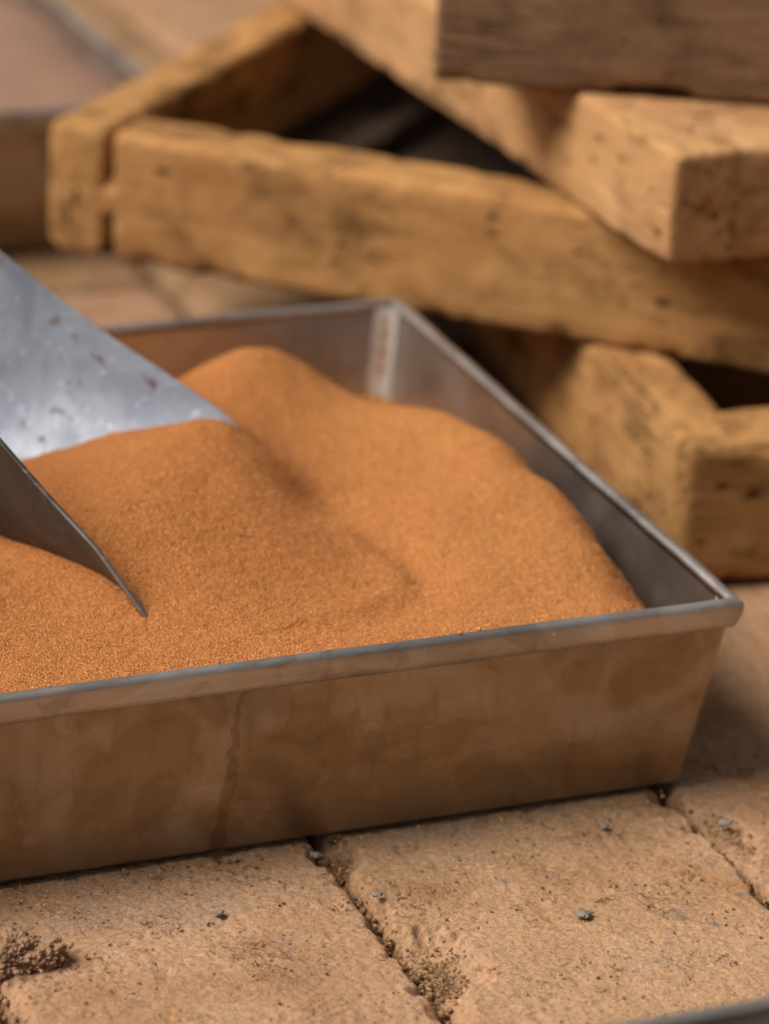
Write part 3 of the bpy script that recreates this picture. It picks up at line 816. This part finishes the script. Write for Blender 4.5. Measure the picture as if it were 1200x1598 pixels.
# ------------------------------------------------------------------ wooden moulds
def beam_mesh(name, L, w, h, r=0.004, seed=1, rough=1.0, notch=None, pieces=()):
    """worn timber: x along the grain 0..L, y 0..w, z 0..h, rounded and knocked about.
    notch = (x0, x1, depth) cut into the underside; pieces = extra boxes (x0,x1,y0,y1,z0,z1), e.g. tenons, joined to it"""
    Vs, Fs, base = [], [], 0
    for bi, (x0, x1, y0, y1, z0, z1) in enumerate([(0, L, 0, w, 0, h)] + list(pieces)):
        bw, bh, bL = y1 - y0, z1 - z0, x1 - x0
        rr = min(r, bw * 0.3, bh * 0.3) if bi == 0 else 0.0006
        prof = []
        def side(ax0, ay0, ax1, ay1, n):
            for i in range(n):
                t = i / n
                prof.append((ax0 + (ax1 - ax0) * t, ay0 + (ay1 - ay0) * t))
        def arc(cx, cy, a0, n=5):
            for i in range(n):
                a = math.radians(a0 + 90 * i / n)
                prof.append((cx + rr * math.cos(a), cy + rr * math.sin(a)))
        side(rr, 0, bw - rr, 0, 6); arc(bw - rr, rr, -90)
        side(bw, rr, bw, bh - rr, 9); arc(bw - rr, bh - rr, 0)
        side(bw - rr, bh, rr, bh, 6); arc(rr, bh - rr, 90)
        side(0, bh - rr, 0, rr, 9); arc(rr, rr, 180)
        prof = np.array(prof); k = len(prof)
        cen = np.array([bw / 2, bh / 2])
        nst = max(10, int(bL / 0.004))
        sts = []
        for b in (0, 25, 50, 72):
            sts.append((rr * (1 - math.cos(math.radians(b))), rr * (1 - math.sin(math.radians(b)))))
        sts += [(x, 0.0) for x in np.linspace(rr, bL - rr, nst)]
        for b in (72, 50, 25, 0):
            sts.append((bL - rr * (1 - math.cos(math.radians(b))), rr * (1 - math.sin(math.radians(b)))))
        V = []
        caps = (0.04, 0.3, 0.55, 0.8)                       # end grain: rings closing towards the middle
        sts = [(0.0, rr, c) for c in caps] + [(x, ins, 1.0) for (x, ins) in sts] + [(bL, rr, c) for c in reversed(caps)]
        for (x, ins, cs_) in sts:
            sc = np.array([1 - 2 * ins / bw, 1 - 2 * ins / bh]) * cs_
            q = cen + (prof - cen) * sc
            V.append(np.stack([np.full(k, x + x0), q[:, 0] + y0, q[:, 1] + z0], -1))
        V = np.concatenate(V)
        if notch and bi == 0:
            f = np.clip((V[:, 0] - notch[0]) / 0.006, 0, 1) * np.clip((notch[1] - V[:, 0]) / 0.004, 0, 1)
            V[:, 2] += f * notch[2] * np.clip(1 - V[:, 2] / (h * 0.5), 0, 1)
        c0 = np.array([(x0 + x1) / 2, (y0 + y1) / 2, (z0 + z1) / 2])
        P = V * np.array([9, 55, 55]) + seed * 3.1
        P2 = V * 60 + seed * 5.7
        off = np.stack([0.25 * fbm(P2, 3, seed + 1), fbm(P, 3, seed + 2) + 0.6 * fbm(P2, 3, seed + 3), fbm(P, 3, seed + 4) + 0.6 * fbm(P2, 3, seed + 5)], -1)
        V = V + off * 0.0011 * rough
        # knocks along the arrises
        yy = np.minimum(V[:, 1] - y0, y1 - V[:, 1]); zz = np.minimum(V[:, 2] - z0, z1 - V[:, 2])
        near = np.clip(1 - (np.maximum(yy, 0) + np.maximum(zz, 0)) / 0.009, 0, 1)
        kn = np.clip(fbm(V * 75 + seed, 3, seed + 7) - 0.12, 0, 1) * near
        dirv = c0 - V; dirv[:, 0] = 0
        V = V + dirv / (np.linalg.norm(dirv, axis=1)[:, None] + 1e-6) * (kn * 0.009 * rough)[:, None]
        n_ = len(sts)
        F = [tuple(f) for f in grid_faces(n_, k)]
        F += [(i * k + k - 1, (i + 1) * k + k - 1, (i + 1) * k, i * k) for i in range(n_ - 1)]
        F += [tuple(reversed(range(k))) , tuple((n_ - 1) * k + j for j in range(k))]
        Vs.append(V); Fs += [tuple(v + base for v in f) for f in F]
        base += len(V)
    return make_mesh(name, np.concatenate(Vs), Fs)

def place_beam(name, me, mat, parent, loc, rz):
    o = link(name, me, mat, parent, loc)
    o.rotation_euler = (0, 0, rz)
    return o

def mould(label, loc, yaw, front_len, side_len, w, h, mat, seed, r=0.005, rough=1.0, w_side=None, slots=False, divider=None, back=True, notch=None, tilt=(0, 0), w_front=None, board=False, left_side=True, cross=None, shift=0.012, lap=0.0, inset=0.0):
    """open wooden brick mould: near left corner at loc, front rail along local x, side rails along local y"""
    ws = w_side or w
    m = empty('brick_mould', loc)
    m.rotation_euler = (tilt[0], tilt[1], math.radians(yaw))
    tag(m, label, 'brick mould', 'stacked wooden brick moulds')
    side_pieces, front_pieces, s0 = (), (), 0.0
    g = 0.0040
    if slots:
        # tongued joint: the front rail stops short of the side rail, its tongue bridges the gap and leaves two open slots
        t0, t1 = h * 0.36, h * 0.64
        front_pieces = ((-g - 0.006, 0.012, 0.0002, w * 0.9, t0, t1),)
    # side rail runs along +y of the mould: beam x axis turned by 90 degrees, its y then points to -x
    left = beam_mesh('side_rail', side_len - (0 if left_side else (w_front or w) + 0.001) + lap, ws, h, r, seed, rough) if not slots else beam_mesh('side_rail', side_len - s0, ws, h, r, seed, rough, None, [(a - s0, b - s0, c, d, e, f) for (a, b, c, d, e, f) in side_pieces])
    place_beam('side_rail', left, mat, m, (ws + (0 if left_side else shift), s0 if left_side else (w_front or w) + 0.0006 - lap, 0.0003 if lap else 0), math.radians(90))
    if board:  # floor board added to make the hollow dark
        bd = beam_mesh('added_board', side_len - 0.012, front_len - 0.012, 0.008, 0.001, seed + 55, 0.3)
        place_beam('added_board', bd, M_SHADE, m, (front_len - 0.006, 0.006, 0.0006), math.radians(90))
    wf = w_front or w
    fl = front_len - 2 * ws + inset if left_side else front_len
    fr = beam_mesh('front_rail', fl, wf, h, r, seed + 11, rough, notch, front_pieces)
    place_beam('front_rail', fr, mat, m, (ws + (g if slots else 0.0004) - inset if left_side else 0.0, 0.0004 if inset else 0, -0.0005 if inset else 0), 0)
    right = beam_mesh('side_rail', side_len if left_side else side_len - (w_front or w) - 0.001, ws, h, r, seed + 22, rough)
    place_beam('side_rail', right, mat, m, (front_len + 0.002 if left_side else front_len - 0.01, 0 if left_side else (w_front or w) + 0.0006, 0), math.radians(90))
    if back:
        bk = beam_mesh('back_rail', front_len - 2 * ws, w, h, r, seed + 33, rough)
        place_beam('back_rail', bk, mat, m, (ws + 0.0008, side_len - w, 0), 0)
    if cross:  # unseen rail added to close off the hollow and keep it dark
        cb = beam_mesh('shade_rail', front_len - 2 * ws - 0.026, w, h, r, seed + 66, rough)
        place_beam('shade_rail', cb, mat, m, (ws + 0.0125, cross, 0), 0)
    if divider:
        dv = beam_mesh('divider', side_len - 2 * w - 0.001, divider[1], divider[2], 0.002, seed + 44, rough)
        place_beam('divider', dv, M_SHADE, m, (divider[0] + divider[1], w + 0.0005, 0.001), math.radians(90))  # divider painted with the same shade colour
    return m

mould('lowest wooden mould, dark worn frame standing on the paving beside the tray', (0.0665, 0.191, 0.0), -6, 0.34, 0.34, 0.036, 0.068, M_WOOD, 100, 0.0065, 1.3, left_side=False, cross=0.15, shift=-0.0006, lap=0.041, w_front=0.046)
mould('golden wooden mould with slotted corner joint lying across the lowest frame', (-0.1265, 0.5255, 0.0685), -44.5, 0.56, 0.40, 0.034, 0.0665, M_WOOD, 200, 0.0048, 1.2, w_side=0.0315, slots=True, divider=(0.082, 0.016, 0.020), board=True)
mould('pale wooden mould third in the stack, its sharp corner pointing at the tray', (0.0749, 0.2375, 0.1365), 1.5, 0.34, 0.62, 0.036, 0.0525, M_WOOD_PALE, 300, 0.0034, 0.7, w_side=0.036, w_front=0.125, inset=0.010)
mould('dark weathered mould on top of the stack, notched along its underside', (0.0120, 0.3660, 0.1902), -28.0, 0.46, 0.26, 0.034, 0.062, M_WOOD_DARK, 400, 0.003, 0.8, notch=(0.080, 0.122, 0.0045), left_side=False)
